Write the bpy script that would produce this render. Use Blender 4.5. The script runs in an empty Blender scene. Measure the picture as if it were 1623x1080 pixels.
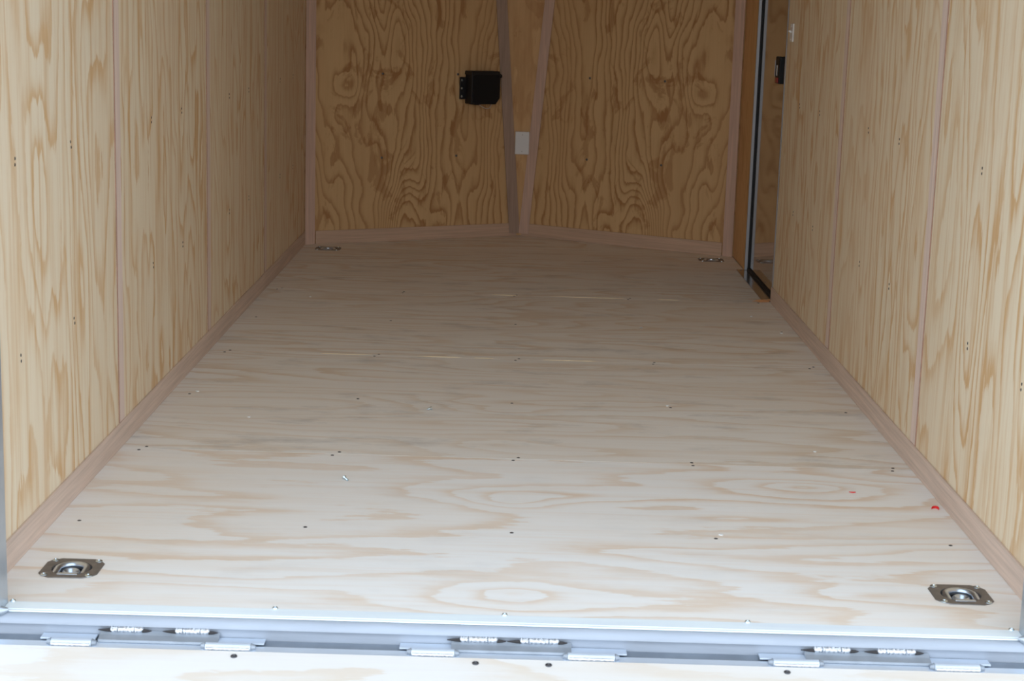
import bpy, bmesh, math, random
from mathutils import Vector, Matrix, noise
random.seed(7)
S = bpy.context.scene
COL = S.collection
PI = math.pi

# ------------------------------------------------------------------ camera
W = 1.961            # inside width of the trailer (x), y runs into it, z = 0 is the floor
YC, YN, XN = 4.770, 5.310, 0.981     # front corners, nose, nose x
HC = 2.05            # ceiling height
yaw, pitch, roll = 0.0006, -0.1936, 0.0292
cy_, sy_, cp_, sp_ = math.cos(yaw), math.sin(yaw), math.cos(pitch), math.sin(pitch)
fw = Vector((sy_*cp_, cy_*cp_, sp_)); rt = Vector((cy_, -sy_, 0)); up = rt.cross(fw)
cr, sr = math.cos(roll), math.sin(roll)
r2 = rt*cr + up*sr; u2 = -rt*sr + up*cr
cam_d = bpy.data.cameras.new('camera'); cam = bpy.data.objects.new('camera', cam_d); COL.objects.link(cam)
m = Matrix((r2, u2, -fw)).transposed().to_4x4(); m.translation = Vector((0.9581, -2.9586, 1.0957)); cam.matrix_world = m
cam_d.sensor_fit = 'HORIZONTAL'; cam_d.sensor_width = 36; cam_d.lens = 2701.8/1623*36
cam_d.clip_start = 0.05; cam_d.clip_end = 300
cam_d.dof.use_dof = True; cam_d.dof.focus_distance = 5.2; cam_d.dof.aperture_fstop = 14
S.camera = cam

# ------------------------------------------------------------------ world and exposure
w = bpy.data.worlds.new('world'); S.world = w; w.use_nodes = True
wn = w.node_tree.nodes; wl = w.node_tree.links
bg = wn['Background']
tc = wn.new('ShaderNodeTexCoord'); sx = wn.new('ShaderNodeSeparateXYZ'); rp = wn.new('ShaderNodeValToRGB')
wl.new(tc.outputs['Generated'], sx.inputs[0]); wl.new(sx.outputs['Z'], rp.inputs[0]); wl.new(rp.outputs[0], bg.inputs[0])
rp.color_ramp.elements[0].position = 0.0; rp.color_ramp.elements[0].color = (0.98, 1.06, 1.16, 1)
rp.color_ramp.elements[1].position = 0.7; rp.color_ramp.elements[1].color = (0.56, 0.66, 0.78, 1)
bg.inputs[1].default_value = 1.0
S.view_settings.view_transform = 'Standard'; S.view_settings.look = 'None'
S.view_settings.gamma = 1.0; S.view_settings.use_curve_mapping = False
S.view_settings.exposure = 1.33
S.cycles.max_bounces = 14; S.cycles.diffuse_bounces = 10
# portal: guides sampling of the sky through the open rear door
pd = bpy.data.lights.new('rear_opening_portal', 'AREA'); pd.shape = 'RECTANGLE'; pd.size = W; pd.size_y = HC
pd.cycles.is_portal = True
po = bpy.data.objects.new('rear_opening_portal', pd); COL.objects.link(po)
po.location = (W/2, -0.12, HC/2); po.rotation_euler = (PI/2, 0, 0)

# ------------------------------------------------------------------ helpers
class MB:
    """collects shapes into one mesh"""
    def __init__(s): s.v = []; s.f = []
    def add(s, vs, fs, M=None):
        n = len(s.v)
        s.v += [tuple(M @ Vector(v)) if M else tuple(v) for v in vs]
        s.f += [tuple(n+i for i in f) for f in fs]
        return s
    def box(s, x0, x1, y0, y1, z0, z1, M=None):
        vs = [(x, y, z) for x in (x0, x1) for y in (y0, y1) for z in (z0, z1)]
        return s.add(vs, [(0,1,3,2),(4,6,7,5),(0,4,5,1),(2,3,7,6),(0,2,6,4),(1,5,7,3)], M)
    def prism(s, pts, a, b, axis='z', M=None):
        """closed outline pts (2D) swept from a to b along axis"""
        def P(p, c):
            return {'z': (p[0], p[1], c), 'x': (c, p[0], p[1]), 'y': (p[0], c, p[1])}[axis]
        n = len(pts); vs = [P(p, a) for p in pts] + [P(p, b) for p in pts]
        fs = [tuple(range(n)), tuple(range(2*n-1, n-1, -1))] + [(i, (i+1) % n, n+(i+1) % n, n+i) for i in range(n)]
        return s.add(vs, fs, M)
    def lathe(s, prof, n=20, M=None, cap=True):
        vs = []; fs = []
        for r, z in prof:
            for i in range(n):
                a = 2*PI*i/n; vs.append((r*math.cos(a), r*math.sin(a), z))
        for k in range(len(prof)-1):
            for i in range(n):
                j = (i+1) % n; fs.append((k*n+i, k*n+j, (k+1)*n+j, (k+1)*n+i))
        if cap:
            fs.append(tuple(range(n-1, -1, -1))); fs.append(tuple(range((len(prof)-1)*n, len(prof)*n)))
        return s.add(vs, fs, M)
    def tube(s, pts, r, n=8, M=None, closed=False):
        pts = [Vector(p) for p in pts]; N = len(pts); vs = []; fs = []
        rr = r if isinstance(r, (list, tuple)) else [r]*N
        prev = None
        for i, p in enumerate(pts):
            a = pts[(i-1) % N] if closed or i > 0 else p
            b = pts[(i+1) % N] if closed or i < N-1 else p
            t = (b-a).normalized()
            if prev is None:
                q = Vector((0, 0, 1)) if abs(t.z) < .9 else Vector((1, 0, 0))
            else: q = prev
            e = t.cross(q).normalized(); g = e.cross(t).normalized(); prev = g
            for k in range(n):
                an = 2*PI*k/n; vs.append(p + e*math.cos(an)*rr[i] + g*math.sin(an)*rr[i])
        for i in range(N if closed else N-1):
            for k in range(n):
                a0 = i*n+k; a1 = i*n+(k+1) % n; j = (i+1) % N
                fs.append((a0, a1, j*n+(k+1) % n, j*n+k))
        if not closed:
            fs.append(tuple(range(n-1, -1, -1))); fs.append(tuple(range((N-1)*n, N*n)))
        return s.add(vs, fs, M)
    def build(s, name, mat, parent=None, bevel=0, smooth=False, seg=2):
        me = bpy.data.meshes.new(name); me.from_pydata(s.v, [], s.f); me.update()
        bm = bmesh.new(); bm.from_mesh(me); bmesh.ops.recalc_face_normals(bm, faces=bm.faces)
        bm.to_mesh(me); bm.free()
        me.materials.append(mat)
        o = bpy.data.objects.new(name, me); COL.objects.link(o)
        if parent: o.parent = parent
        if smooth:
            for p in me.polygons: p.use_smooth = True
            try: me.set_sharp_from_angle(angle=math.radians(40))
            except Exception: pass
        if bevel:
            b = o.modifiers.new('bevel', 'BEVEL'); b.width = bevel; b.segments = seg; b.limit_method = 'ANGLE'
            b.angle_limit = math.radians(40)
        return o

def empty(name, loc=(0, 0, 0), rz=0):
    o = bpy.data.objects.new(name, None); COL.objects.link(o); o.location = loc; o.rotation_euler = (0, 0, rz)
    o.empty_display_size = .05
    return o
def tag(o, label=None, cat=None, group=None, kind=None):
    if label: o['label'] = label
    if cat: o['category'] = cat
    if group: o['group'] = group
    if kind: o['kind'] = kind
    return o
def struct(o, label, cat): return tag(o, label, cat, kind='structure')
def kids(o): return [c for c in bpy.data.objects if c.parent == o]
def copy_tree(o, parent=None):
    c = o.copy(); COL.objects.link(c); c.parent = parent
    for ch in kids(o): copy_tree(ch, c)
    return c

# ------------------------------------------------------------------ materials
def nmat(name):
    mt = bpy.data.materials.new(name); mt.use_nodes = True
    return mt, mt.node_tree.nodes, mt.node_tree.links, mt.node_tree.nodes['Principled BSDF']
def simple(name, col, rough=.5, metal=0, bump=0, bscale=200, var=0, vscale=20, stretch=(1, 1, 1), spec=None):
    mt, n, l, b = nmat(name)
    b.inputs['Base Color'].default_value = (*col, 1); b.inputs['Roughness'].default_value = rough
    b.inputs['Metallic'].default_value = metal
    if spec is not None: b.inputs['Specular IOR Level'].default_value = spec
    t = n.new('ShaderNodeTexCoord'); mp = n.new('ShaderNodeMapping'); l.new(t.outputs['Object'], mp.inputs[0])
    mp.inputs['Scale'].default_value = stretch
    if var:
        q = n.new('ShaderNodeTexNoise'); q.inputs['Scale'].default_value = vscale; q.inputs['Detail'].default_value = 5
        l.new(mp.outputs[0], q.inputs[0])
        mx = n.new('ShaderNodeMix'); mx.data_type = 'RGBA'
        mr = n.new('ShaderNodeMapRange'); mr.inputs[1].default_value = .3; mr.inputs[2].default_value = .7
        l.new(q.outputs[0], mr.inputs[0]); l.new(mr.outputs[0], mx.inputs[0])
        mx.inputs[6].default_value = (*[c*(1-var) for c in col], 1); mx.inputs[7].default_value = (*[min(1, c*(1+var)) for c in col], 1)
        l.new(mx.outputs[2], b.inputs['Base Color'])
    if bump:
        q2 = n.new('ShaderNodeTexNoise'); q2.inputs['Scale'].default_value = bscale; l.new(mp.outputs[0], q2.inputs[0])
        bp = n.new('ShaderNodeBump'); bp.inputs[0].default_value = bump; bp.inputs[1].default_value = .002
        l.new(q2.outputs[0], bp.inputs['Height']); l.new(bp.outputs[0], b.inputs['Normal'])
    return mt

def plywood(name, light, dark, red, amp=1.0, seed=0.0, fiber=1.0, grey=0.0, rough=.55, streak=0.0, blotch=0.0, low=.38):
    """rotary-cut pine veneer: bands follow the per-vertex growth field 'grain'; uv = metres (along, across)"""
    mt, n, l, b = nmat(name)
    b.inputs['Roughness'].default_value = rough; b.inputs['Specular IOR Level'].default_value = .25
    def math_(op, a, c=None, d=None):
        q = n.new('ShaderNodeMath'); q.operation = op
        for i, v in enumerate((a, c, d)):
            if v is None: continue
            if isinstance(v, (int, float)): q.inputs[i].default_value = v
            else: l.new(v, q.inputs[i])
        return q.outputs[0]
    at = n.new('ShaderNodeAttribute'); at.attribute_name = 'grain'
    uv = n.new('ShaderNodeUVMap'); uv.uv_map = 'uv'
    def nz(sx_, sy2, detail=3, rg=.5, dist=0, off=0):
        mp = n.new('ShaderNodeMapping'); l.new(uv.outputs[0], mp.inputs[0])
        mp.inputs['Scale'].default_value = (sx_, sy2, 1); mp.inputs['Location'].default_value = (seed+off, seed*1.7+off, seed)
        q = n.new('ShaderNodeTexNoise'); q.inputs['Scale'].default_value = 1; q.inputs['Detail'].default_value = detail
        q.inputs['Roughness'].default_value = rg; q.inputs['Distortion'].default_value = dist
        l.new(mp.outputs[0], q.inputs[0]); return q.outputs[0]
    jag = nz(10, 45, 4, .6)                     # ragged band edges
    jag2 = nz(2.2, 14, 3, .5, off=9)
    F = math_('ADD', at.outputs['Fac'], math_('MULTIPLY', math_('SUBTRACT', jag, .5), .55))
    F = math_('ADD', F, math_('MULTIPLY', math_('SUBTRACT', jag2, .5), .8))
    fr = math_('FRACT', F)
    cr_ = n.new('ShaderNodeValToRGB'); l.new(fr, cr_.inputs[0]); e = cr_.color_ramp
    e.elements[0].position = 0.0; e.elements[0].color = (.55,)*3+(1,)
    e.elements[1].position = 1.0; e.elements[1].color = (.75,)*3+(1,)
    for p, c in ((.04, .08), (.10, 0), (.52, .05), (.72, .35), (.88, .9), (.96, 1.0)):
        q = e.elements.new(p); q.color = (c,)*3+(1,)
    patch = nz(1.0, 4.0, 2, .5, off=21)         # where the late wood shows strongly
    pr = n.new('ShaderNodeMapRange'); l.new(patch, pr.inputs[0]); pr.inputs[1].default_value = .36; pr.inputs[2].default_value = .62
    pr.inputs[3].default_value = low; pr.inputs[4].default_value = 1.0
    band = math_('MULTIPLY', cr_.outputs[0], math_('MULTIPLY', pr.outputs[0], amp))
    fib = nz(5, 260, 3, .6, off=4)
    fb = math_('MULTIPLY', math_('SUBTRACT', fib, .5), .55*fiber)
    fac = math_('ADD', band, fb)
    def thresh(v, a, b_, k):
        q = n.new('ShaderNodeMapRange'); l.new(v, q.inputs[0]); q.inputs[1].default_value = a; q.inputs[2].default_value = b_
        q.inputs[4].default_value = k; return q.outputs[0]
    if streak:
        fac = math_('ADD', fac, thresh(nz(1.1, 24, 4, .62, off=61), .50, .66, streak))
        fac = math_('ADD', fac, thresh(nz(2.4, 60, 3, .6, off=67), .52, .68, streak*.6))
    if blotch:
        fac = math_('ADD', fac, thresh(nz(4.5, 9, 5, .62, dist=1.2, off=71), .57, .63, blotch))
    fac = n_clamp(n, l, fac)
    mx = n.new('ShaderNodeMix'); mx.data_type = 'RGBA'; l.new(fac, mx.inputs[0])
    mx.inputs[6].default_value = (*light, 1); mx.inputs[7].default_value = (*dark, 1)
    # slow heartwood tint
    mx2 = n.new('ShaderNodeMix'); mx2.data_type = 'RGBA'
    tn = nz(.8, 2.6, 3, .5, off=33)
    tr = n.new('ShaderNodeMapRange'); l.new(tn, tr.inputs[0]); tr.inputs[1].default_value = .45; tr.inputs[2].default_value = .75
    tr.inputs[4].default_value = .55
    l.new(tr.outputs[0], mx2.inputs[0]); l.new(mx.outputs[2], mx2.inputs[6]); mx2.inputs[7].default_value = (*red, 1)
    out = mx2.outputs[2]
    if grey:
        mx3 = n.new('ShaderNodeMix'); mx3.data_type = 'RGBA'
        gn = nz(5, 11, 6, .65, off=51)
        gr = n.new('ShaderNodeMapRange'); l.new(gn, gr.inputs[0]); gr.inputs[1].default_value = .54; gr.inputs[2].default_value = .74
        gr.inputs[4].default_value = grey
        l.new(gr.outputs[0], mx3.inputs[0]); l.new(out, mx3.inputs[6]); mx3.inputs[7].default_value = (.33, .32, .31, 1)
        out = mx3.outputs[2]
    l.new(out, b.inputs['Base Color'])
    bp = n.new('ShaderNodeBump'); bp.inputs[0].default_value = .15; bp.inputs[1].default_value = .001
    l.new(fib, bp.inputs['Height']); l.new(bp.outputs[0], b.inputs['Normal'])
    return mt
def n_clamp(n, l, v):
    q = n.new('ShaderNodeClamp'); l.new(v, q.inputs[0]); return q.outputs[0]

WL, WD, WR = (.83, .72, .54), (.66, .43, .22), (.76, .60, .42)
M_wall = [plywood('plywood_wall_%d' % i, WL, WD, WR, .95, 3.1*i+1, .8, streak=.50, low=.55) for i in range(3)]
M_front = plywood('plywood_front', (.69, .465, .235), (.42, .215, .085), (.56, .33, .155), 1.0, 5.5, .7, streak=.12, blotch=.55, low=.70)
M_front_plain = plywood('plywood_front_gusset', (.72, .46, .22), (.52, .28, .11), (.58, .33, .15), .6, 15.5, .7, streak=.3, blotch=.4)
FL, FD, FR = (.90, .885, .85), (.79, .64, .50), (.86, .80, .72)
M_floor_near = plywood('plywood_floor_near', FL, FD, FR, .95, 12.3, .30, grey=.10, streak=.22, low=.6)
M_floor = plywood('plywood_floor', (.86, .83, .775), (.74, .62, .49), (.79, .71, .62), .85, 22.3, .45, grey=.40, streak=.30, low=.5)
M_ramp = plywood('plywood_ramp', (.78, .76, .73), (.70, .59, .47), (.75, .69, .61), .9, 31.3, .2, streak=.2, low=.6)

def luan(name, col, stretch):
    mt, n, l, b = nmat(name)
    t = n.new('ShaderNodeTexCoord'); mp = n.new('ShaderNodeMapping'); mp.inputs['Scale'].default_value = stretch
    l.new(t.outputs['Object'], mp.inputs[0])
    q = n.new('ShaderNodeTexNoise'); q.inputs['Scale'].default_value = 1; q.inputs['Detail'].default_value = 5; q.inputs['Roughness'].default_value = .65
    l.new(mp.outputs[0], q.inputs[0])
    r = n.new('ShaderNodeValToRGB'); l.new(q.outputs[0], r.inputs[0])
    r.color_ramp.elements[0].position = .3; r.color_ramp.elements[0].color = (*[c*.82 for c in col], 1)
    r.color_ramp.elements[1].position = .7; r.color_ramp.elements[1].color = (*[min(1, c*1.12) for c in col], 1)
    l.new(r.outputs[0], b.inputs['Base Color']); b.inputs['Roughness'].default_value = .6; b.inputs['Specular IOR Level'].default_value = .25
    bp = n.new('ShaderNodeBump'); bp.inputs[0].default_value = .2; bp.inputs[1].default_value = .001
    l.new(q.outputs[0], bp.inputs['Height']); l.new(bp.outputs[0], b.inputs['Normal'])
    return mt
LU = (.67, .53, .44)
M_luan_y = luan('luan_strip_along', LU, (120, 3, 120))
M_luan_x = luan('luan_strip_across', (.62, .44, .32), (3, 3, 120))
M_luan_z = luan('luan_strip_upright', (.78, .63, .55), (120, 120, 3))
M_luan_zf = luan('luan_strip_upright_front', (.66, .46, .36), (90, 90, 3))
M_luan_shaded = luan('luan_strip_upright_dark', (.42, .30, .23), (90, 90, 3))  # darker copy of the front strip luan, shade put into its colour
M_pale = simple('cut_wood_pale', (.92, .75, .48), .6)
M_chip = simple('wood_splinter_orange', (.62, .30, .12), .6, var=.2)
M_black = simple('black_plastic', (.006, .006, .007), .55, bump=.2, bscale=400)
M_blackgloss = simple('black_latch_plastic', (.007, .007, .008), .6, spec=.3)
M_rubber = simple('black_rubber', (.015, .015, .015), .7)
M_screw = simple('dark_screw', (.16, .16, .17), .4, 1)
M_zinc = simple('zinc_screw', (.62, .72, .78), .22, 1)
M_ring = simple('zinc_ring', (.62, .70, .80), .32, 1, var=.08)
M_pan = simple('stamped_steel_plate', (.25, .235, .225), .52, .85, var=.10, vscale=60, bump=.15)
M_trimal = simple('aluminium_trim', (.86, .94, 1.0), .5, .15, var=.05, vscale=8, stretch=(.4, 4, 4))
M_beam = simple('galvanised_beam', (.44, .48, .54), .55, .4, var=.10, vscale=10, stretch=(.5, 3, 3), bump=.1)
M_steel = simple('grey_hinge_steel', (.36, .40, .45), .5, .6, var=.12, vscale=25)
M_slot = simple('slot_steel', (.22, .25, .29), .6, .4, var=.15, vscale=14)
M_chan = simple('ramp_edge_aluminium', (.66, .73, .82), .45, .6, var=.06, vscale=10)
M_weld = simple('weld_bead', (.85, .87, .90), .3, .9, bump=.8, bscale=300)
M_burn = simple('scorched_steel', (.05, .045, .045), .7, .3)
M_jamb = simple('aluminium_jamb', (.36, .36, .37), .45, .4)
M_door = simple('glossy_dark_door_skin', (.42, .39, .37), .07, .95)
M_skin = simple('outer_aluminium_skin', (.55, .57, .6), .4, .7)
M_under = simple('subfloor_dark', (.10, .08, .07), .8)
M_ceil = simple('white_ceiling_liner', (.72, .72, .70), .6)
M_white = simple('white_plastic', (.78, .78, .77), .4)
M_redd = simple('dark_red_plastic', (.30, .008, .01), .4)
M_red = simple('red_plastic', (.72, .02, .02), .35)
M_wire = simple('white_wire', (.62, .55, .47), .5)
M_chipw = simple('white_chip', (.85, .88, .88), .5)
M_post = simple('rear_post_metal', (.50, .55, .60), .35, .7, var=.06)
M_ground = simple('asphalt_ground', (.20, .20, .20), .9, var=.2, vscale=6, bump=.4)

# ------------------------------------------------------------------ plywood panel builder
def lines(a, b, step, extra=()):
    n = max(1, round((b-a)/step)); L = [a+(b-a)*i/n for i in range(n+1)]
    for e in extra:
        if a < e < b and min(abs(e-q) for q in L) > 1e-5: L.append(e)
    return sorted(L)
def panel(name, mat, org, ax_u, ax_v, nrm, u0, u1, v0, v1, th, F, parent=None, holes=(), vmap=None, step=.018):
    """slab whose face spans u (along the grain) and v (across); F(u,v) is the growth field; holes are (u0,u1,v0,v1)"""
    org, ax_u, ax_v, nrm = map(Vector, (org, ax_u, ax_v, nrm))
    U = lines(u0, u1, step*1.5, [h[i] for h in holes for i in (0, 1)])
    V = lines(v0, v1, step, [h[i] for h in holes for i in (2, 3)])
    idx = {}; vs = []; fs = []; g = []; uvs = []
    def vid(i, j):
        if (i, j) not in idx:
            u, v = U[i], V[j]
            if vmap: v = vmap(u, v)
            idx[i, j] = len(vs); vs.append(org+ax_u*u+ax_v*v); g.append(F(u, v)); uvs.append((u, v))
        return idx[i, j]
    edges = {}
    for i in range(len(U)-1):
        for j in range(len(V)-1):
            cu, cv = (U[i]+U[i+1])/2, (V[j]+V[j+1])/2
            if any(h[0] < cu < h[1] and h[2] < cv < h[3] for h in holes): continue
            f = (vid(i, j), vid(i+1, j), vid(i+1, j+1), vid(i, j+1)); fs.append(f)
            for a, b_ in zip(f, f[1:]+f[:1]):
                if (b_, a) in edges: del edges[b_, a]
                else: edges[a, b_] = 1
    n0 = len(vs); mp = {}
    for a, b_ in edges:
        for q in (a, b_):
            if q not in mp:
                mp[q] = len(vs); vs.append(vs[q]-nrm*th); g.append(g[q]); uvs.append(uvs[q])
    for a, b_ in edges: fs.append((b_, a, mp[a], mp[b_]))
    if not holes:
        nxt = dict(edges.keys()); s0 = next(iter(nxt)); loop = [s0]
        while nxt[loop[-1]] != s0: loop.append(nxt[loop[-1]])
        fs.append(tuple(mp[q] for q in reversed(loop)))
    if ax_u.cross(ax_v).dot(nrm) < 0: fs = [tuple(reversed(f)) for f in fs]
    me = bpy.data.meshes.new(name); me.from_pydata([tuple(q) for q in vs], [], fs); me.update()
    at = me.attributes.new('grain', 'FLOAT', 'POINT'); at.data.foreach_set('value', g)
    ul = me.uv_layers.new(name='uv'); flat = []
    for lp in me.loops: flat += uvs[lp.vertex_index]
    ul.data.foreach_set('uv', flat)
    me.materials.append(mat)
    o = bpy.data.objects.new(name, me); COL.objects.link(o)
    if parent: o.parent = parent
    return o
def N(a, b, s=0.0): return noise.noise(Vector((a, b, s)))
def fbm(a, b, s=0.0): return N(a, b, s)+.5*N(a*2.1, b*2.1, s+7)

def F_wall(seed, bands=9, st=.55, ac=3.6):
    def f(u, v):
        return bands*(.5*fbm(u*st, v*ac, seed)+.10*fbm(u*3, v*9, seed+3)+.35*v)+.5*N(u*5, v*16, seed+5)
    return f

# =================================================================== SETTING
# ---------------- floor
floor = struct(MB().box(-.03, W+.03, -.02, YN+.1, -.09, -.021).build('floor', M_under), 'pale plywood trailer floor', 'floor')
RD = [(.119, .199), (1.844, .195), (.122, 4.657), (1.848, 4.650)]     # tie-down centres
hw = .043
def F_floor_near(u, v):      # u = x (along grain), v = y
    f = 6.6*(.5*fbm(u*.75+3, v*3.0, 4.2)+.5*v) + .30*N(u*3.3, v*13, 2.2)
    for ku, kv, A, su, sv in ((.97, .74, 3.6, .13, .085), (.975, .13, 3.4, .12, .07), (1.66, .93, 3.2, .14, .055), (.35, .80, -1.6, .35, .10),
                              (1.30, .40, 1.2, .30, .05), (.45, .22, 1.4, .30, .06), (1.66, .17, 2.2, .18, .07), (1.45, .66, 1.0, .25, .04)):
        q = ((u-ku)/su)**2+((v-kv)/sv)**2
        f += A*math.exp(-.7*math.sqrt(q+.02)*1.2)
    return f
def F_floor(seed):
    def f(u, v):
        g_ = 8.5*(.45*fbm(u*.7+seed, v*3.6, seed)+.45*v)+.35*N(u*3, v*12, seed+2)
        for ku, kv, A, su, sv in ((.95, 1.62, 2.5, .16, .06), (1.15, 1.85, 2.2, .3, .05), (.93, 1.25, 2.0, .14, .05), (.55, 2.8, 2, .25, .07), (1.3, 3.1, 2, .3, .08)):
            g_ += A*math.exp(-math.sqrt(((u-ku)/su)**2+((v-kv)/sv)**2+.02))
        return g_
    return f
SY = [.004, 1.112, 2.320, 3.530]
cols = (.057, .532, .971, 1.410, 1.908); rows = (.51, 1.112, 1.714, 2.320, 2.925, 3.532)
def screw_mesh(name, r, h, mat):
    return MB().lathe([(r, -.0006), (r, h*.5), (r*.75, h), (r*.45, h), (r*.3, h*.4)], 10).build(name, mat, smooth=True)
sc_proto = screw_mesh('screw', .0042, .0012, M_screw)
used_proto = [False]
def screw(loc, nrm, parent, proto=None, scale=1.0):
    p = proto or sc_proto
    o = p if not p.get('_u') else p.copy()
    if p.get('_u'): COL.objects.link(o)
    p['_u'] = 1
    o.parent = parent
    q = Vector(nrm).to_track_quat('Z', 'Y').to_matrix().to_4x4(); q.translation = Vector(loc)
    o.matrix_local = q @ Matrix.Scale(scale, 4)
    return o
sheets = []
for i in range(4):
    y0 = SY[i]+.0012; y1 = (SY[i+1]-.0012) if i < 3 else YC
    hs = [(x-hw, x+hw, y-hw, y+hw) for x, y in RD if y0 < y < y1]
    sh = panel('plywood_sheet', M_floor_near if i == 0 else M_floor, (0, 0, 0), (1, 0, 0), (0, 1, 0), (0, 0, 1),
               0.001, W-.001, y0, y1, .02, F_floor_near if i == 0 else F_floor(2.7*i), floor, hs, step=.014)
    sheets.append(sh)
# triangular front piece of the floor under the V nose
nz_ = panel('plywood_sheet', M_floor, (0, 0, 0), (1, 0, 0), (0, 1, 0), (0, 0, 1), .001, W-.001, 0, 1, .02,
            F_floor(8.1), floor, vmap=lambda u, t: YC + t*max(.004, (YN-YC)*(1-abs(u-XN)/XN)), step=.06)
for ry in rows:
    k = 0 if ry < 1.0 else 1 if ry < 2.0 else 2 if ry < 3.0 else 3
    for cx in cols:
        pair = ry in (1.112, 2.320, 3.532)
        for d in ((-.014, .014) if pair else (0,)):
            jx = random.uniform(-.006, .006)
            yy = ry+d
            kk = 0 if yy < 1.112 else 1 if yy < 2.32 else 2 if yy < 3.53 else 3
            screw((cx+jx+(.008 if d > 0 else 0), yy+random.uniform(-.003, .003), 0), (0, 0, 1), sheets[kk])
def sliver(x0, x1, y, par):
    n_ = 8; pts = [(x0+(x1-x0)*i/n_, y+random.uniform(-.0012, .0012), .0012) for i in range(n_+1)]
    rr = [.0004]+[random.uniform(.0007, .0013) for _ in range(n_-1)]+[.0004]
    MB().tube(pts, rr, 6).build('raised_splinter', M_pale, par)
for a, b_ in ((.36, .52), (.66, .80), (.845, .905), (1.06, 1.225)): sliver(a, b_, 2.321, sheets[2])
for a, b_ in ((.88, .98), (1.11, 1.39), (1.52, 1.60)): sliver(a, b_, 3.531, sheets[3])

# ---------------- side walls
wallL = struct(MB().box(-.055, -.012, .0, YC+.02, -.09, HC).build('wall_left', M_skin), 'left trailer wall lined with pale pine plywood panels', 'wall')
wallR = struct(MB().box(W+.012, W+.055, .0, 3.535, -.09, HC).box(W+.012, W+.055, 4.365, YC+.02, -.09, HC)
               .box(W+.012, W+.055, 3.535, 4.365, 1.95, HC).build('wall_right', M_skin), 'right trailer wall lined with pine plywood around a side door', 'wall')
WY = [0.0, 1.112, 2.320, 3.530, YC]
specs = [(6.5, .45, 3.2), (9, .5, 3.6), (9, .5, 3.8), (9, .5, 4.0)]
def F_left_near(u, v):
    f = 7.5*(.5*fbm(u*.85, v*3.4, 3.3)+.55*v)+.35*N(u*3, v*12, 6.)
    for kv, ku, A, s in ((.45, .72, 2.4, 1), (.55, .28, -1.8, 1), (.80, .35, 2.0, -1)):
        f += A*math.exp(-(((v-kv)/.09)**2+((u-ku)/.33)**2))
    return f
def F_right_near(u, v):
    f = 8.0*(.45*fbm(u*.8+5, v*3.2, 8.3)+.6*v)+.35*N(u*3, v*12, 9.)
    for kv, ku, A in ((.42, .85, 2.6), (.72, .45, -2.0), (.5, .15, 1.6)):
        f += A*math.exp(-(((v-kv)/.08)**2+((u-ku)/.3)**2))
    return f
lp = []; rp_ = []
for i in range(4):
    a, b_ = WY[i]+.0045, WY[i+1]-.0005
    FL_ = F_left_near if i == 0 else F_wall(11.3*i, *specs[i])
    FR_ = F_right_near if i == 0 else F_wall(7.9*i+2, *specs[i])
    lp.append(panel('plywood_panel', M_wall[i % 3], (0, 0, 0), (0, 0, 1), (0, 1, 0), (1, 0, 0), .002, HC-.003, a, b_, .011, FL_, wallL))
    if i < 3:
        rp_.append(panel('plywood_panel', M_wall[(i+1) % 3], (W, 0, 0), (0, 0, 1), (0, 1, 0), (-1, 0, 0), .002, HC-.003, a, b_, .011, FR_, wallR))
rp_.append(panel('plywood_panel', M_front_plain, (W, 0, 0), (0, 0, 1), (0, 1, 0), (-1, 0, 0), .002, HC-.003, 4.368, YC-.001, .011, F_wall(31, 9, .5, 4), wallR))  # orange ply instead of wall ply: shade of this strip put into the colour
for sy in (.303, .712, 1.530, 1.935, 2.742, 3.154, 3.96, 4.36):
    for sz in (.392, .777, 1.16, 1.55):
        for d in (-.006, .006):
            k = 0 if sy < 1.1 else 1 if sy < 2.3 else 2 if sy < 3.5 else 3
            screw((0, sy+random.uniform(-.004, .004), sz+d), (1, 0, 0), lp[k], scale=.8)
            if sy < 3.5: screw((W, sy+.004+random.uniform(-.004, .004), sz+d), (-1, 0, 0), rp_[k], scale=.8)

# ---------------- front V wall
wallF = struct(MB().prism([(-.02, YC+.02), (XN, YN+.02), (W+.02, YC+.02), (W+.055, YC+.05), (XN, YN+.09), (-.055, YC+.05)], -.09, HC)
               .build('wall_front', M_skin), 'V-nosed front trailer wall lined with strongly figured plywood', 'wall')
tl = Vector((XN, YN-YC, 0)); LEN = tl.length; tl.normalize()
nl = Vector((tl.y, -tl.x, 0))                       # into the room for the left panel
trr = Vector((-tl.x, tl.y, 0)); nr = Vector((-tl.y, -tl.x, 0))
def half(z): return .024+.082*z                      # half width of the leaning centre gusset
def F_front(u, v):                                   # u = height, v = distance from the outer corner
    def gs(a, b, s): return math.exp(-((a-b)/s)**2)
    # open V shapes hanging at v = .78
    r = math.sqrt((v-.80)**2+.00035)
    f = 24*r - 2.8*u
    f += -9*max(0, .33-v)*1.3
    f += 3.8*fbm(u*1.3, v*4.5, 3.1)*(1-.7*gs(v, .72, .20)*gs(u, .8, .6))
    # arches rising from the bottom at v = .5
    f += -7.5*math.exp(-(((v-.50)/.13)**2+((u-.0)/.30)**2))
    # calm light field in the upper middle and blotches on the left
    f += 4.0*math.exp(-(((v-.46)/.075)**2+((u-.95)/.30)**2))
    f += 2.6*math.exp(-(((v-.20)/.07)**2+((u-.72)/.07)**2)) - 2.2*math.exp(-(((v-.12)/.05)**2+((u-.30)/.22)**2))
    f += .55*N(u*9, v*12, 5.)+.30*N(u*4, v*30, 8.)
    return f
def vm(side):
    def g(z, t): return .001 + t*(LEN-.002-half(z)*1.0/tl.x*1.0)
    return g
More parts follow.
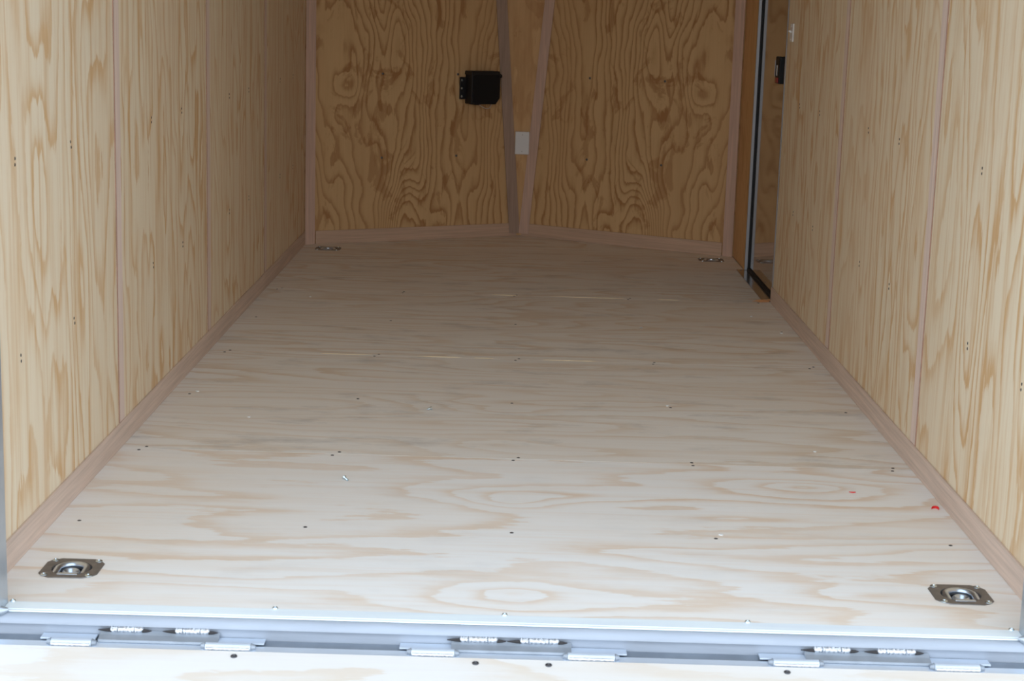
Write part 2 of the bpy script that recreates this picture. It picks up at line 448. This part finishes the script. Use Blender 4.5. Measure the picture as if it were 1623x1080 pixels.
pfl = panel('plywood_panel', M_front, (0, YC, 0), (0, 0, 1), tl, nl, .002, HC-.003, 0, 1, .011,
            F_front, wallF, vmap=vm(0), step=.012)
pfr = panel('plywood_panel', M_front, (W, YC, 0), (0, 0, 1), trr, nr, .002, HC-.003, 0, 1, .011,
            lambda u, v: F_front(u*1.02-.02, v*1.02+.01)+.25*N(u*3, v*6, 2.), wallF, vmap=vm(1), step=.012)
for o in (pfl, pfr): pass
# leaning centre gusset
slope = (YN-YC)/XN
gus = MB()
def gp(z, s): return (XN+s*half(z), YN-slope*half(z)+.0, z)
gF = panel('plywood_panel', M_front_plain, (XN, 0, 0), (0, 0, 1), (1, 0, 0), (0, -1, 0), .002, HC-.003, -1, 1, .011,
           F_wall(44, 5, .7, 2.5), wallF, vmap=lambda z, t: t*half(z), step=.08)
for v in gF.data.vertices: v.co.y += YN-slope*half(v.co.z)
for sx_, sz in ((.335, .775), (.335, .39), (.673, .393), (.673, .775), (.335, 1.16), (.673, 1.16)):
    d = sx_/tl.x
    screw(Vector((0, YC, sz))+tl*d, nl, pfl, scale=1.35)
for sx_, sz in ((1.293, .775), (1.630, .778), (1.292, .393), (1.630, .393), (1.293, 1.16), (1.63, 1.16)):
    d = (W-sx_)/tl.x
    screw(Vector((W, YC, sz))+trr*d, nr, pfr, scale=1.35)

# ---------------- ceiling
struct(MB().prism([(-.055, .0), (W+.055, .0), (W+.055, YC+.05), (XN, YN+.09), (-.055, YC+.05)], HC+.001, HC+.04).build('ceiling', M_ceil),
       'white trailer ceiling above the frame', 'ceiling')

# ---------------- baseboards (thin luan strips) and battens
th = .0055
struct(MB().box(.0, th, .055, YC-.006, .0, .061).build('baseboard_left', M_luan_y, bevel=.001), 'pinkish luan strip along the foot of the left wall', 'baseboard')
struct(MB().box(W-th, W, .055, 3.545, .0, .061).build('baseboard_right', M_luan_y, bevel=.001), 'pinkish luan strip along the foot of the right wall up to the side door', 'baseboard')
def along(t, n_, d0, d1, z0, z1, th_, o):
    a = Vector(o)+t*d0; b_ = Vector(o)+t*d1
    return [a, b_, b_+n_*th_, a+n_*th_]
def fstrip(name, o, t, n_, d0, d1, z0, z1, mat, th_=.0055, lift=0.0005):
    a = Vector(o)+t*d0+n_*lift; b_ = Vector(o)+t*d1+n_*lift
    pts = [(q.x, q.y) for q in (a, b_, b_+n_*th_, a+n_*th_)]
    return MB().prism(pts, z0, z1).build(name, mat, bevel=.0008)
struct(fstrip('baseboard_front_left', (0, YC, 0), tl, nl, .055, LEN-.012, 0, .061, M_luan_x), 'luan strip along the foot of the left half of the nose', 'baseboard')
struct(fstrip('baseboard_front_right', (W, YC, 0), trr, nr, .055, LEN-.012, 0, .061, M_luan_x), 'luan strip along the foot of the right half of the nose', 'baseboard')
tn_ = [0]
def trim(o, label):
    tn_[0] += 1; o.name = 'trim_%d' % tn_[0]; return struct(o, label, 'trim')
BW = .058
places = ['nearest the open rear', 'second from the open rear', 'third from the open rear']
for i, y in enumerate(WY[1:4]):
    trim(MB().box(0.0, th*.22, y+.0055, y+BW, .0615, HC-.004).build('t', M_luan_z, bevel=.0004), 'upright pink batten on the left wall, %s' % places[i])
for i, y in enumerate(WY[1:3]):
    trim(MB().box(W-th*.22, W, y+.0055, y+BW, .0615, HC-.004).build('t', M_luan_z, bevel=.0004), 'upright pink batten on the right wall, %s' % places[i])
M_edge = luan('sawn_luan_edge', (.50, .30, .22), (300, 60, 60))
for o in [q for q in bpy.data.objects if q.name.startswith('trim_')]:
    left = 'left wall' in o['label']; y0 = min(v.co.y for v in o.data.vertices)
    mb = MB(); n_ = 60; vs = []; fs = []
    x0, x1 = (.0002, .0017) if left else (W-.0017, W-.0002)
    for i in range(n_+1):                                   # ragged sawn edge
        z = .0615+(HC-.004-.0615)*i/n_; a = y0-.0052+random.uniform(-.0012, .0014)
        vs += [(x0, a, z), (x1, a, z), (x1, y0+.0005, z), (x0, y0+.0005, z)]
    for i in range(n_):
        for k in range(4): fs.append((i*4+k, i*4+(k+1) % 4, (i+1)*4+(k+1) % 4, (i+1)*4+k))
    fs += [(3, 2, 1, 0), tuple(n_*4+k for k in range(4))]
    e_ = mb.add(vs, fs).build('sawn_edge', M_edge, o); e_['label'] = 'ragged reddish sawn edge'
# corner strips on the nose walls
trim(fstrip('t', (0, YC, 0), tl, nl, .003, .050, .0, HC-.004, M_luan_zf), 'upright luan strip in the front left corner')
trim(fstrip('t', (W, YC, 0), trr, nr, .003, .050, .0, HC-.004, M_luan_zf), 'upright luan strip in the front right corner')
# slanted nose strips over the gusset edges
def nose_strip(side, mat, wd, offs, lift):
    ztop = HC-.004; mbs = MB(); vs = []
    t_, n_ = (tl, nl) if side < 0 else (trr, nr)
    tt = (Vector((1, 0, 0))*(-side)+t_).normalized()     # bridging direction between panel and gusset
    nn = Vector((-side*tt.y*1.0, -abs(tt.x), 0)) if side > 0 else Vector((tt.y, -tt.x, 0))
    nn = Vector((tt.y, -tt.x, 0)) if side < 0 else Vector((-(-tt.x)*0+(-tt.y), -abs(tt.x), 0))
    for z in (.012, ztop):
        c = Vector((XN+side*(half(z)+offs), YN-slope*half(z), z))+nn*lift
        for s_, l_ in ((-wd/2, 0), (wd/2, 0), (wd/2, .0055), (-wd/2, .0055)):
            vs.append(c+tt*s_+nn*l_)
    mbs.add(vs, [(3, 2, 1, 0), (4, 5, 6, 7), (0, 1, 5, 4), (1, 2, 6, 5), (2, 3, 7, 6), (3, 0, 4, 7)])
    return mbs.build('t', mat, bevel=.0008)
trim(nose_strip(-1, M_luan_shaded, .052, .000, .0085), 'slanting batten, toned as shaded, left of the white wall plate on the nose')
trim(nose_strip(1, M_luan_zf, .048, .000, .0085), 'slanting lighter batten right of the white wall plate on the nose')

# ---------------- side door
DY0, DY1, DX = 3.545, 4.355, W+.018
door = struct(empty('door_1', (W+.05, (DY0+DY1)/2, 0)), 'glossy dark side door in the right wall with aluminium frame', 'door')
def dchild(mb, name, mat, **k):
    o = mb.build(name, mat, **k); o.parent = door; o.matrix_parent_inverse = Matrix.Translation(-door.location); return o
dchild(MB().box(DX, DX+.03, DY0-.03, DY1+.012, .004, 1.90), 'door_panel', M_door)
frm = MB()
frm.prism([(W-.001, DY1-.003), (W+.0115, DY1-.003), (W+.0115, DY1+.009), (W-.001, DY1+.009)], .004, 1.93)   # far jamb, faces the open rear
frm.box(W-.001, W+.0115, DY0-.011, DY0-.004, .062, 1.93)     # near jamb
frm.box(W-.0035, W-.0005, DY0-.018, DY0-.003, .062, 1.93)    # flange on the near wall
frm.box(W-.001, W+.0115, DY0-.011, DY1+.009, 1.90, 1.93)
dchild(frm, 'door_frame', M_jamb, bevel=.001)
dchild(MB().box(W+.0115, DX-.0005, DY1-.002, DY1+.009, .004, 1.90), 'rubber_seal', M_rubber)
dchild(MB().box(DX-.008, DX-.0005, DY0-.002, DY1-.003, .0045, .013), 'rubber_seal', M_rubber)
sill = dchild(MB().box(W-.034, W+.017, DY0+.006, DY1+.010, .0005, .0035), 'door_sill', simple('sill_metal', (.42, .40, .39), .16, .9))
for q in ((W-.018, 4.34), (W-.008, 4.03), (W-.012, 3.60)):
    s_ = screw((0, 0, 0), (0, 0, 1), None, scale=1.0); s_.parent = sill; s_.location = Vector((q[0], q[1], .0036)); s_['label'] = 'small screw in the sill'
# latch
lt = dchild(MB().box(DX-.024, DX-.0005, 3.655, 3.755, .832, .935), 'door_latch', M_blackgloss, bevel=.004)
for mb, nme, mat in ((MB().box(DX-.0255, DX-.0235, 3.70, 3.716, .862, .902), 'latch_slot', M_white),
                     (MB().box(DX-.0275, DX-.0235, 3.665, 3.725, .836, .855), 'lock_button', M_redd),
                     (MB().prism([(DX-.020, .925), (DX-.026, .918), (DX-.026, .86), (DX-.020, .852)], 3.7565, 3.7595, 'y'), 'latch_edge', M_jamb)):
    c = mb.build(nme, mat, bevel=.001); c.parent = lt
    c.matrix_parent_inverse = Matrix.Identity(4)

# ---------------- rear threshold, outside ground
thr = MB()
prof = [(.0035, .0002), (-.0015, .0040), (-.0355, .0034), (-.0370, .0016), (-.0385, .0030), (-.0440, .0026), (-.0447, .0004), (-.030, .0004), (-.030, -.0002), (.0035, -.0002)]
thr.prism(prof, .0565, W-.0625, 'x')
thr_o = struct(thr.build('trim_20', M_trimal), 'bright aluminium strip capping the rear edge of the floor', 'trim')
thr_o.name = 'trim_%d' % (tn_[0]+1)
zs = screw_mesh('screw', .0055, .0035, M_zinc)
for x_ in (.063, .542, .961, 1.405, 1.887):
    screw((x_, -.0005, .0036), (0, 0, 1), thr_o, proto=zs, scale=1.0)
beam = MB()
bp_ = [(-.0452, -.0002), (-.0500, -.0018), (-.0555, -.0065), (-.0590, -.0115), (-.0600, -.0160), (-.0585, -.0178), (-.0585, -.024), (-.060, -.13), (-.030, -.13), (-.030, -.0022), (-.0440, -.0005)]
beam.prism(bp_, -.05, W+.05, 'x')
bo = beam.build('rear_cross_beam', M_beam, smooth=True)
tag(bo, 'rounded grey steel beam running across below the aluminium floor strip', 'beam')
struct(MB().box(-30, 30, -30, 40, -.60, -.50).build('ground', M_ground), 'grey ground outside below the ramp', 'ground')

# rear frame posts
def post(x0, x1, xin, label):
    p = empty('rear_frame_post', ((x0+x1)/2, -.05, 0)); tag(p, label, 'post')
    def pc(mb, n_, mat, **k):
        o = mb.build(n_, mat, **k); o.parent = p; o.matrix_parent_inverse = Matrix.Translation(-Vector(p.location)); return o
    pc(MB().box(x0, x1, -.06, -.0015, -.02, HC), 'tube', M_post, bevel=.006)
    s = 1 if xin > (x0+x1)/2 else -1
    pts = [(xin-s*.02, -.052, .000), (xin+s*.001, -.050, .0035), (xin+s*.012, -.046, .0045)]
    pc(MB().tube(pts, [.010, .009, .003], 10), 'corner_weld', M_post, smooth=True)
    return p
post(-.056, .056, .056, 'grey metal rear door post at the left edge of the photo')
post(W-.062, W+.056, W-.062, 'grey metal rear door post at the right edge of the photo')

# ---------------- ramp and hinges
A = math.radians(12.5)
ramp = empty('ramp_door', (W/2, -.104, -.0395)); tag(ramp, 'lowered plywood ramp door lying below the rear threshold', 'ramp')
Rm = Matrix.Translation(Vector((0, -.104, -.0395))) @ Matrix.Rotation(A, 4, 'X')   # ramp frame: y toward hinge, z up
def rchild(o):
    o.parent = ramp; o.matrix_world = Matrix.Translation(-Vector((W/2, 0, 0))) @ o.matrix_world
    return o
def F_ramp(u, v): return 4.0*(.5*fbm(u*.8+11, v*3.2, 1.9)+.5*v)+.25*N(u*3, v*12, 4)
rs = panel('plywood_sheet', M_ramp, (0, 0, 0), (1, 0, 0), (0, 1, 0), (0, 0, 1), .012-W/2, W/2-.012, -1.95, 0, .02, F_ramp, ramp, step=.02)
rs.rotation_euler = (A, 0, 0)
ch = MB().prism([(.001, -.002), (.019, -.0015), (.0205, -.004), (.0205, -.030), (.001, -.030)], .0-W/2, W/2, 'x').build('edge_channel', M_chan, ramp, bevel=.0008)
ch.rotation_euler = (A, 0, 0)
fr_ = MB().box(-W/2, W/2, -1.95, -.0015, -.055, -.0305).box(-W/2, .011-W/2, -1.95, 0, -.0305, .001).box(W/2-.011, W/2, -1.95, 0, -.0305, .001).build('frame', M_chan, ramp)
fr_.rotation_euler = (A, 0, 0)
rsc = screw_mesh('screw', .0060, .0020, M_screw)
for x_ in (.486, .912, 1.041, 1.462):
    screw((x_-W/2, -.018+.005*random.random(), .0002), (0, 0, 1), rs, proto=rsc)
# steel ledge under the gap
led = MB().prism([(-.0605, -.036), (-.0820, -.0400), (-.0820, -.046), (-.0605, -.046)], -.03, W+.03, 'x').build('rear_ledge', M_slot)
tag(led, 'dark grey steel ledge in the gap between cross beam and ramp', 'ledge')
# hinges: leaf welded to the beam, a knuckle either side
def weld_mesh(x0, x1, y, z, dx=.0):
    n_ = 26; pts = []; rr = []
    for i in range(n_+1):
        t = i/n_; pts.append((x0+(x1-x0)*t, y+.0010*math.sin(i*2.4), z+.0008*math.sin(i*1.9)))
        rr.append(.0048*(1+.20*math.sin(i*2.9))*(1 if 0 < i < n_ else .35))
    return MB().tube(pts, rr, 8)
HG = [((.250, .440), (.255, .315), (.371, .434), (.157, .229), (.431, .512), 'left of the three ramp hinges, under the left tie-down'),
      ((.879, 1.070), (.881, .951), (.989, 1.061), (.797, .874), (1.075, 1.159), 'middle of the three ramp hinges'),
      ((1.512, 1.712), (1.516, 1.584), (1.630, 1.701), (1.440, 1.522), (1.727, 1.808), 'right of the three ramp hinges, toward the right tie-down')]
for leaf, w1, w2, k1, k2, lab in HG:
    hx = (leaf[0]+leaf[1])/2; h = empty('ramp_hinge', (hx, -.075, -.03)); tag(h, 'grey steel hinge with weld beads, '+lab, 'hinge', 'ramp hinges')
    inv = Matrix.Translation(-Vector(h.location))
    def hc(mb, n_, mat, **k):
        o = mb.build(n_, mat, **k); o.parent = h; o.matrix_parent_inverse = inv; return o
    hc(MB().prism([(-.0608, -.0225), (-.071, -.0275), (-.086, -.0318), (-.0875, -.0360), (-.086, -.0370), (-.0608, -.0290)], leaf[0]-.012, leaf[1]+.012, 'x'), 'leaf', M_steel, bevel=.0006)
    for a, b_ in (w1, w2):
        wd = hc(weld_mesh(a, b_, -.0625, -.0208), 'weld_bead', M_weld, smooth=True)
        hc(MB().tube([(a-.022, -.0615, -.0228), (a-.008, -.0630, -.0223), (a+.002, -.063, -.0223)], [.0008, .0028, .0036], 8), 'scorch_mark', M_burn, smooth=True)
        hc(MB().tube([(b_-.002, -.063, -.0223), (b_+.006, -.0630, -.0223), (b_+.014, -.0615, -.0228)], [.0036, .0028, .0008], 8), 'scorch_mark', M_burn, smooth=True)
    for a, b_ in (k1, k2):
        kb = MB().tube([(a, -.093, -.0370), (b_, -.093, -.0370)], .0085, 14)
        kb.box(a-.022 if a < leaf[0] else a-.004, b_+.004 if a < leaf[0] else b_+.022, -.0845, -.0605, -.0345, -.0315)
        kn = hc(kb, 'knuckle', M_chan, bevel=.0008)
        hc(MB().tube([(a-.008, -.0925, -.0360), (a-.0005, -.0925, -.0360)], [.0045, .0078], 10), 'pin_end', M_steel, smooth=True)
        hc(MB().tube([(b_+.0005, -.0925, -.0360), (b_+.008, -.0925, -.0360)], [.0078, .0045], 10), 'pin_end', M_steel, smooth=True)
        n_ = 20; pts = [(a+.002+(b_-a-.004)*i/n_, -.1015+.0004*math.sin(i*2.1), -.0365) for i in range(n_+1)]
        hc(MB().tube(pts, [.0026*(1+.15*math.sin(i*3.)) for i in range(n_+1)], 8), 'weld_bead', M_weld, smooth=True)

# =================================================================== THINGS
# ---------------- recessed tie-downs
def rrect(a, b_, r, n_=5):
    pts = []
    for cx, cy, s in ((a-r, b_-r, 0), (-a+r, b_-r, 1), (-a+r, -b_+r, 2), (a-r, -b_+r, 3)):
        for i in range(n_+1):
            an = PI/2*(s+i/n_); pts.append((cx+r*math.cos(an), cy+r*math.sin(an)))
    return pts
def make_tiedown(name='recessed_tie_down'):
    t = empty(name)
    # plate with a round dished recess: rings from outer outline to the pan
    n_ = 24; outer = []
    for i in range(n_):
        an = 2*PI*i/n_ + PI/4
        c, s = math.cos(an), math.sin(an); k = .0565/max(abs(c), abs(s)); rr = min(k, .0665)
        outer.append((c*rr, s*rr))
    rings = [[(x, y, -.0001) for x, y in outer], [(x*.985, y*.985, .0014) for x, y in outer]]
    for r, z in ((.0405, .0015), (.0390, .0010), (.0365, -.0110), (.031, -.0155), (.0230, -.0160), (.0100, -.0162), (.0, -.0163)):
        ring = []
        for i in range(n_):
            an = 2*PI*i/n_+PI/4; ring.append((r*math.cos(an), r*math.sin(an), z))
        rings.append(ring)
    vs = [p for rg in rings for p in rg]; fs = []
    for k in range(len(rings)-1):
        for i in range(n_):
            j = (i+1) % n_; fs.append((k*n_+i, k*n_+j, (k+1)*n_+j, (k+1)*n_+i))
    MB().add(vs, fs).build('plate', M_pan, t, smooth=True)
    # D ring lying in the recess, straight bar toward the open rear
    pts = [(-.0275, -.027, -.0055)]
    for i in range(17):
        an = PI-PI*i/16; pts.append((.0280*math.cos(an), .002+.029*math.sin(an), -.0030))
    pts.append((.0275, -.027, -.0055))
    MB().tube(pts, .0072, 14).build('ring', M_ring, t, smooth=True)
    MB().prism([(-.040, -.0010), (-.040, .0022), (-.036, .0030), (-.031, .0026), (-.029, -.0010), (-.030, -.0030)], -.0200, .0200, 'x').build('ring_clamp', M_ring, t, bevel=.001)
    MB().lathe([(.0185, -.0150), (.0182, -.0070), (.0165, -.0030), (.0135, -.0012), (.0105, -.0030), (.0085, -.0080), (.002, -.0120)], 28, Matrix.Translation((0, -.006, 0))).build('centre_boss', M_ring, t, smooth=True)
    for sx2 in (-1, 1):
        for sy2 in (-1, 1):
            o = MB().lathe([(.0072, -.0008), (.0070, .0008), (.0050, .0024), (.0030, .0026), (.0022, .0008)], 12).build('screw', M_zinc, t, smooth=True)
            o.location = (sx2*.0425, sy2*.0430, .0014)
    return t
td = make_tiedown()
labs = ['silver recessed D-ring tie-down in the floor at the near left corner', 'silver recessed D-ring tie-down in the floor at the near right corner',
        'small dark recessed tie-down in the floor at the far left corner', 'small dark recessed tie-down in the floor beside the side door']
for i, (x_, y_) in enumerate(RD):
    o = td if i == 0 else copy_tree(td)
    o.location = (x_, y_, .0003); o['label'] = labs[i]; o['category'] = 'tie-down'; o['group'] = 'recessed floor tie-downs'

# ---------------- black box on the nose (local: x along panel, y into the room, z up)
def on_panel(name, o, t, n_, d, z):
    e = empty(name); mm = Matrix((Vector(t), -Vector(n_)*-1, Vector((0, 0, 1)))).transposed().to_4x4()
    mm.translation = Vector(o)+Vector(t)*d+Vector((0, 0, z)); e.matrix_world = mm; return e
bx = on_panel('battery_box', (0, YC, 0), tl, nl, .685/tl.x, .635)
tag(bx, 'black plastic battery box mounted on the left nose panel beside the batten', 'battery box')
# here x = along panel, y = out of the panel into the room
MB().prism([(.024, .004), (.155, .004), (.176, .032), (.176, .150), (.024, .150)], .002, .070, 'y').prism([(.030, .020), (.048, .0), (.072, .0), (.072, .15), (.030, .15)], .004, .064, 'y').build('case', M_black, bx, bevel=.003)
MB().prism([(.020, .140), (.172, .140), (.170, .158), (.022, .158)], .001, .075, 'y').build('lid', M_black, bx, bevel=.003)
MB().prism([(.036, .012), (.150, .006), (.168, .030), (.168, .142), (.036, .142)], .070, .074, 'y').build('front_panel', M_blackgloss, bx, bevel=.001)
MB().lathe([(.008, 0), (.010, .006), (.007, .014)], 12, Matrix.Translation((.176, .055, .135)) @ Matrix.Rotation(PI/2, 4, 'Y')).build('latch_knob', M_black, bx, smooth=True)
fl = MB().prism([(-.006, .024), (.026, .024), (.026, .128), (-.006, .128)], .001, .010, 'y').build('mounting_flange', M_black, bx, bevel=.002)
for z_ in (.038, .076, .114):
    MB().lathe([(.0058, 0), (.0058, .002), (.0035, .0042)], 10, Matrix.Translation((.004, .0095, z_)) @ Matrix.Rotation(-PI/2, 4, 'X')).build('bolt', M_zinc, fl, smooth=True)
pts = []
for i in range(15):
    t = i/14; pts.append((.085+.094*t, .018+.02*math.sin(PI*t), .004-.022*math.sin(PI*min(1, t*1.15))+.034*max(0, t-.55)/.45))
MB().tube(pts, .0019, 6).build('wire', M_wire, bx, smooth=True)

# ---------------- blank plate on the gusset
zc = .452; yc = YN-slope*half(zc)
lean = math.atan2(slope*.082, 1)
pe = empty('blank_wall_plate', (.984, yc-.012, zc)); pe.rotation_euler = (lean, 0, 0)
tag(pe, 'blank white wall plate between the two slanting nose battens', 'wall plate')
MB().prism([(x, z) for x, z in rrect(.0335, .0545, .003)], -.001, .006, 'y').build('plate', M_white, pe, bevel=.0015)
for z_ in (-.040, .040):
    MB().lathe([(.003, 0), (.003, .001), (.002, .0014)], 10, Matrix.Translation((0, -.001, z_)) @ Matrix.Rotation(PI/2, 4, 'X')).build('screw', simple('plate_screw', (.55, .55, .53), .4), pe, smooth=True)

# ---------------- light switch on the right wall beside the door (seen edge on)
se = empty('light_switch', (W, 3.415, 1.030)); tag(se, 'small white light switch on the right wall near the side door', 'light switch')
MB().prism(rrect(.030, .033, .003), -.006, -.0003, 'x').build('plate', M_white, se, bevel=.0012)
MB().prism([(-.006, -.002), (-.017, .004), (-.015, .0085), (-.006, .007)], -.004, .004, 'y').build('toggle', M_white, se, bevel=.0008)
for z_ in (-.024, .024):
    MB().lathe([(.004, 0), (.003, .0016)], 10, Matrix.Translation((-.006, 0, z_)) @ Matrix.Rotation(-PI/2, 4, 'Y')).build('screw', M_white, se, smooth=True)

# ---------------- litter on the floor
def loose_screw(x_, y_, rz, label, L=.022):
    s = MB().lathe([(.0052, 0), (.0052, .0012), (.0022, .0045)], 12)
    s.lathe([(.0020, .004), (.0016, L-.006), (.0002, L)], 10)
    for k in range(9): s.tube([(.0021*math.cos(a), .0021*math.sin(a), .006+k*(L-.012)/8+.0008*a/PI) for a in [PI/5*q for q in range(10)]], .0006, 5)
    o = s.build('loose_screw', M_zinc, smooth=True)
    o.location = (x_, y_, .0047); o.rotation_euler = (PI/2+math.radians(8), 0, rz)
    tag(o, label, 'screw', 'loose screws on the floor'); return o
loose_screw(.578, .885, math.radians(35), 'shiny loose screw lying near the left middle of the nearest floor sheet')
loose_screw(.745, 1.605, math.radians(-60), 'tiny shiny loose screw lying on the second floor sheet, left of the middle', .016)
def curl(x_, y_, r, a0, a1, label, wd):
    n_ = 16; vs = []; fs = []
    for i in range(n_+1):
        a = a0+(a1-a0)*i/n_; h_ = wd*(.35+.65*math.sin(PI*i/n_))
        for rr, zz in ((r, 0), (r, h_), (r-.0012, h_), (r-.0012, 0)):
            vs.append((rr*math.cos(a), rr*math.sin(a), zz))
    for i in range(n_):
        for k in range(4): fs.append((i*4+k, i*4+(k+1) % 4, (i+1)*4+(k+1) % 4, (i+1)*4+k))
    fs += [(0, 1, 2, 3), tuple(n_*4+k for k in (3, 2, 1, 0))]
    o = MB().add(vs, fs).build('red_plastic_shaving', M_red, smooth=True); o.location = (x_, y_, .0003)
    tag(o, label, 'plastic scrap', 'red plastic shavings'); return o
curl(1.769, .903, .0085, math.radians(190), math.radians(355), 'thin curl of red plastic near the oval knot on the right', .0025)
curl(1.934, .778, .0085, math.radians(-40), math.radians(185), 'wider curl of red plastic close to the right baseboard', .006)
# torn wood splinter at the end of the sill
sp = MB()
for (a, b_, r_) in (((W-.075, 3.545, .003), (W-.004, 3.553, .008), .0035), ((W-.060, 3.535, .002), (W-.010, 3.540, .004), .003), ((W-.045, 3.552, .003), (W-.006, 3.548, .0105), .0028)):
    a, b_ = Vector(a), Vector(b_); sp.tube([a, a.lerp(b_, .4)+Vector((0, .002, .001)), b_], [.0005, r_, r_*.8], 6)
tag(sp.build('wood_splinter', M_chip), 'torn orange wood splinter on the floor at the near end of the door sill', 'splinter')
spots = [(.266, 1.459), (1.414, 2.93), (1.404, 1.733), (1.903, 2.90), (1.742, 1.265), (.075, 1.745), (.198, 3.368), (1.84, 3.22), (1.419, .535)]
chl = ['on the second floor sheet toward the left wall', 'on the third floor sheet, right of the middle', 'on the second floor sheet, right of the middle',
       'on the third floor sheet by the right baseboard', 'on the second floor sheet toward the right wall', 'on the second floor sheet by the left baseboard',
       'on the third floor sheet far back on the left', 'on the third floor sheet in front of the door sill', 'on the nearest floor sheet, right of the middle']
for (x_, y_), lb in zip(spots, chl):
    vs = [(random.uniform(.6, 1.2)*.005*math.cos(a), random.uniform(.6, 1.2)*.004*math.sin(a)) for a in [i*PI/3 for i in range(6)]]
    o = MB().prism(vs, 0, .002).build('white_paint_chip', M_chipw); o.location = (x_, y_, .0003)
    tag(o, 'tiny white chip lying '+lb, 'chip', 'white chips on the floor')
for o in bpy.data.objects:
    if '_u' in o: del o['_u']
bpy.context.view_layer.update()
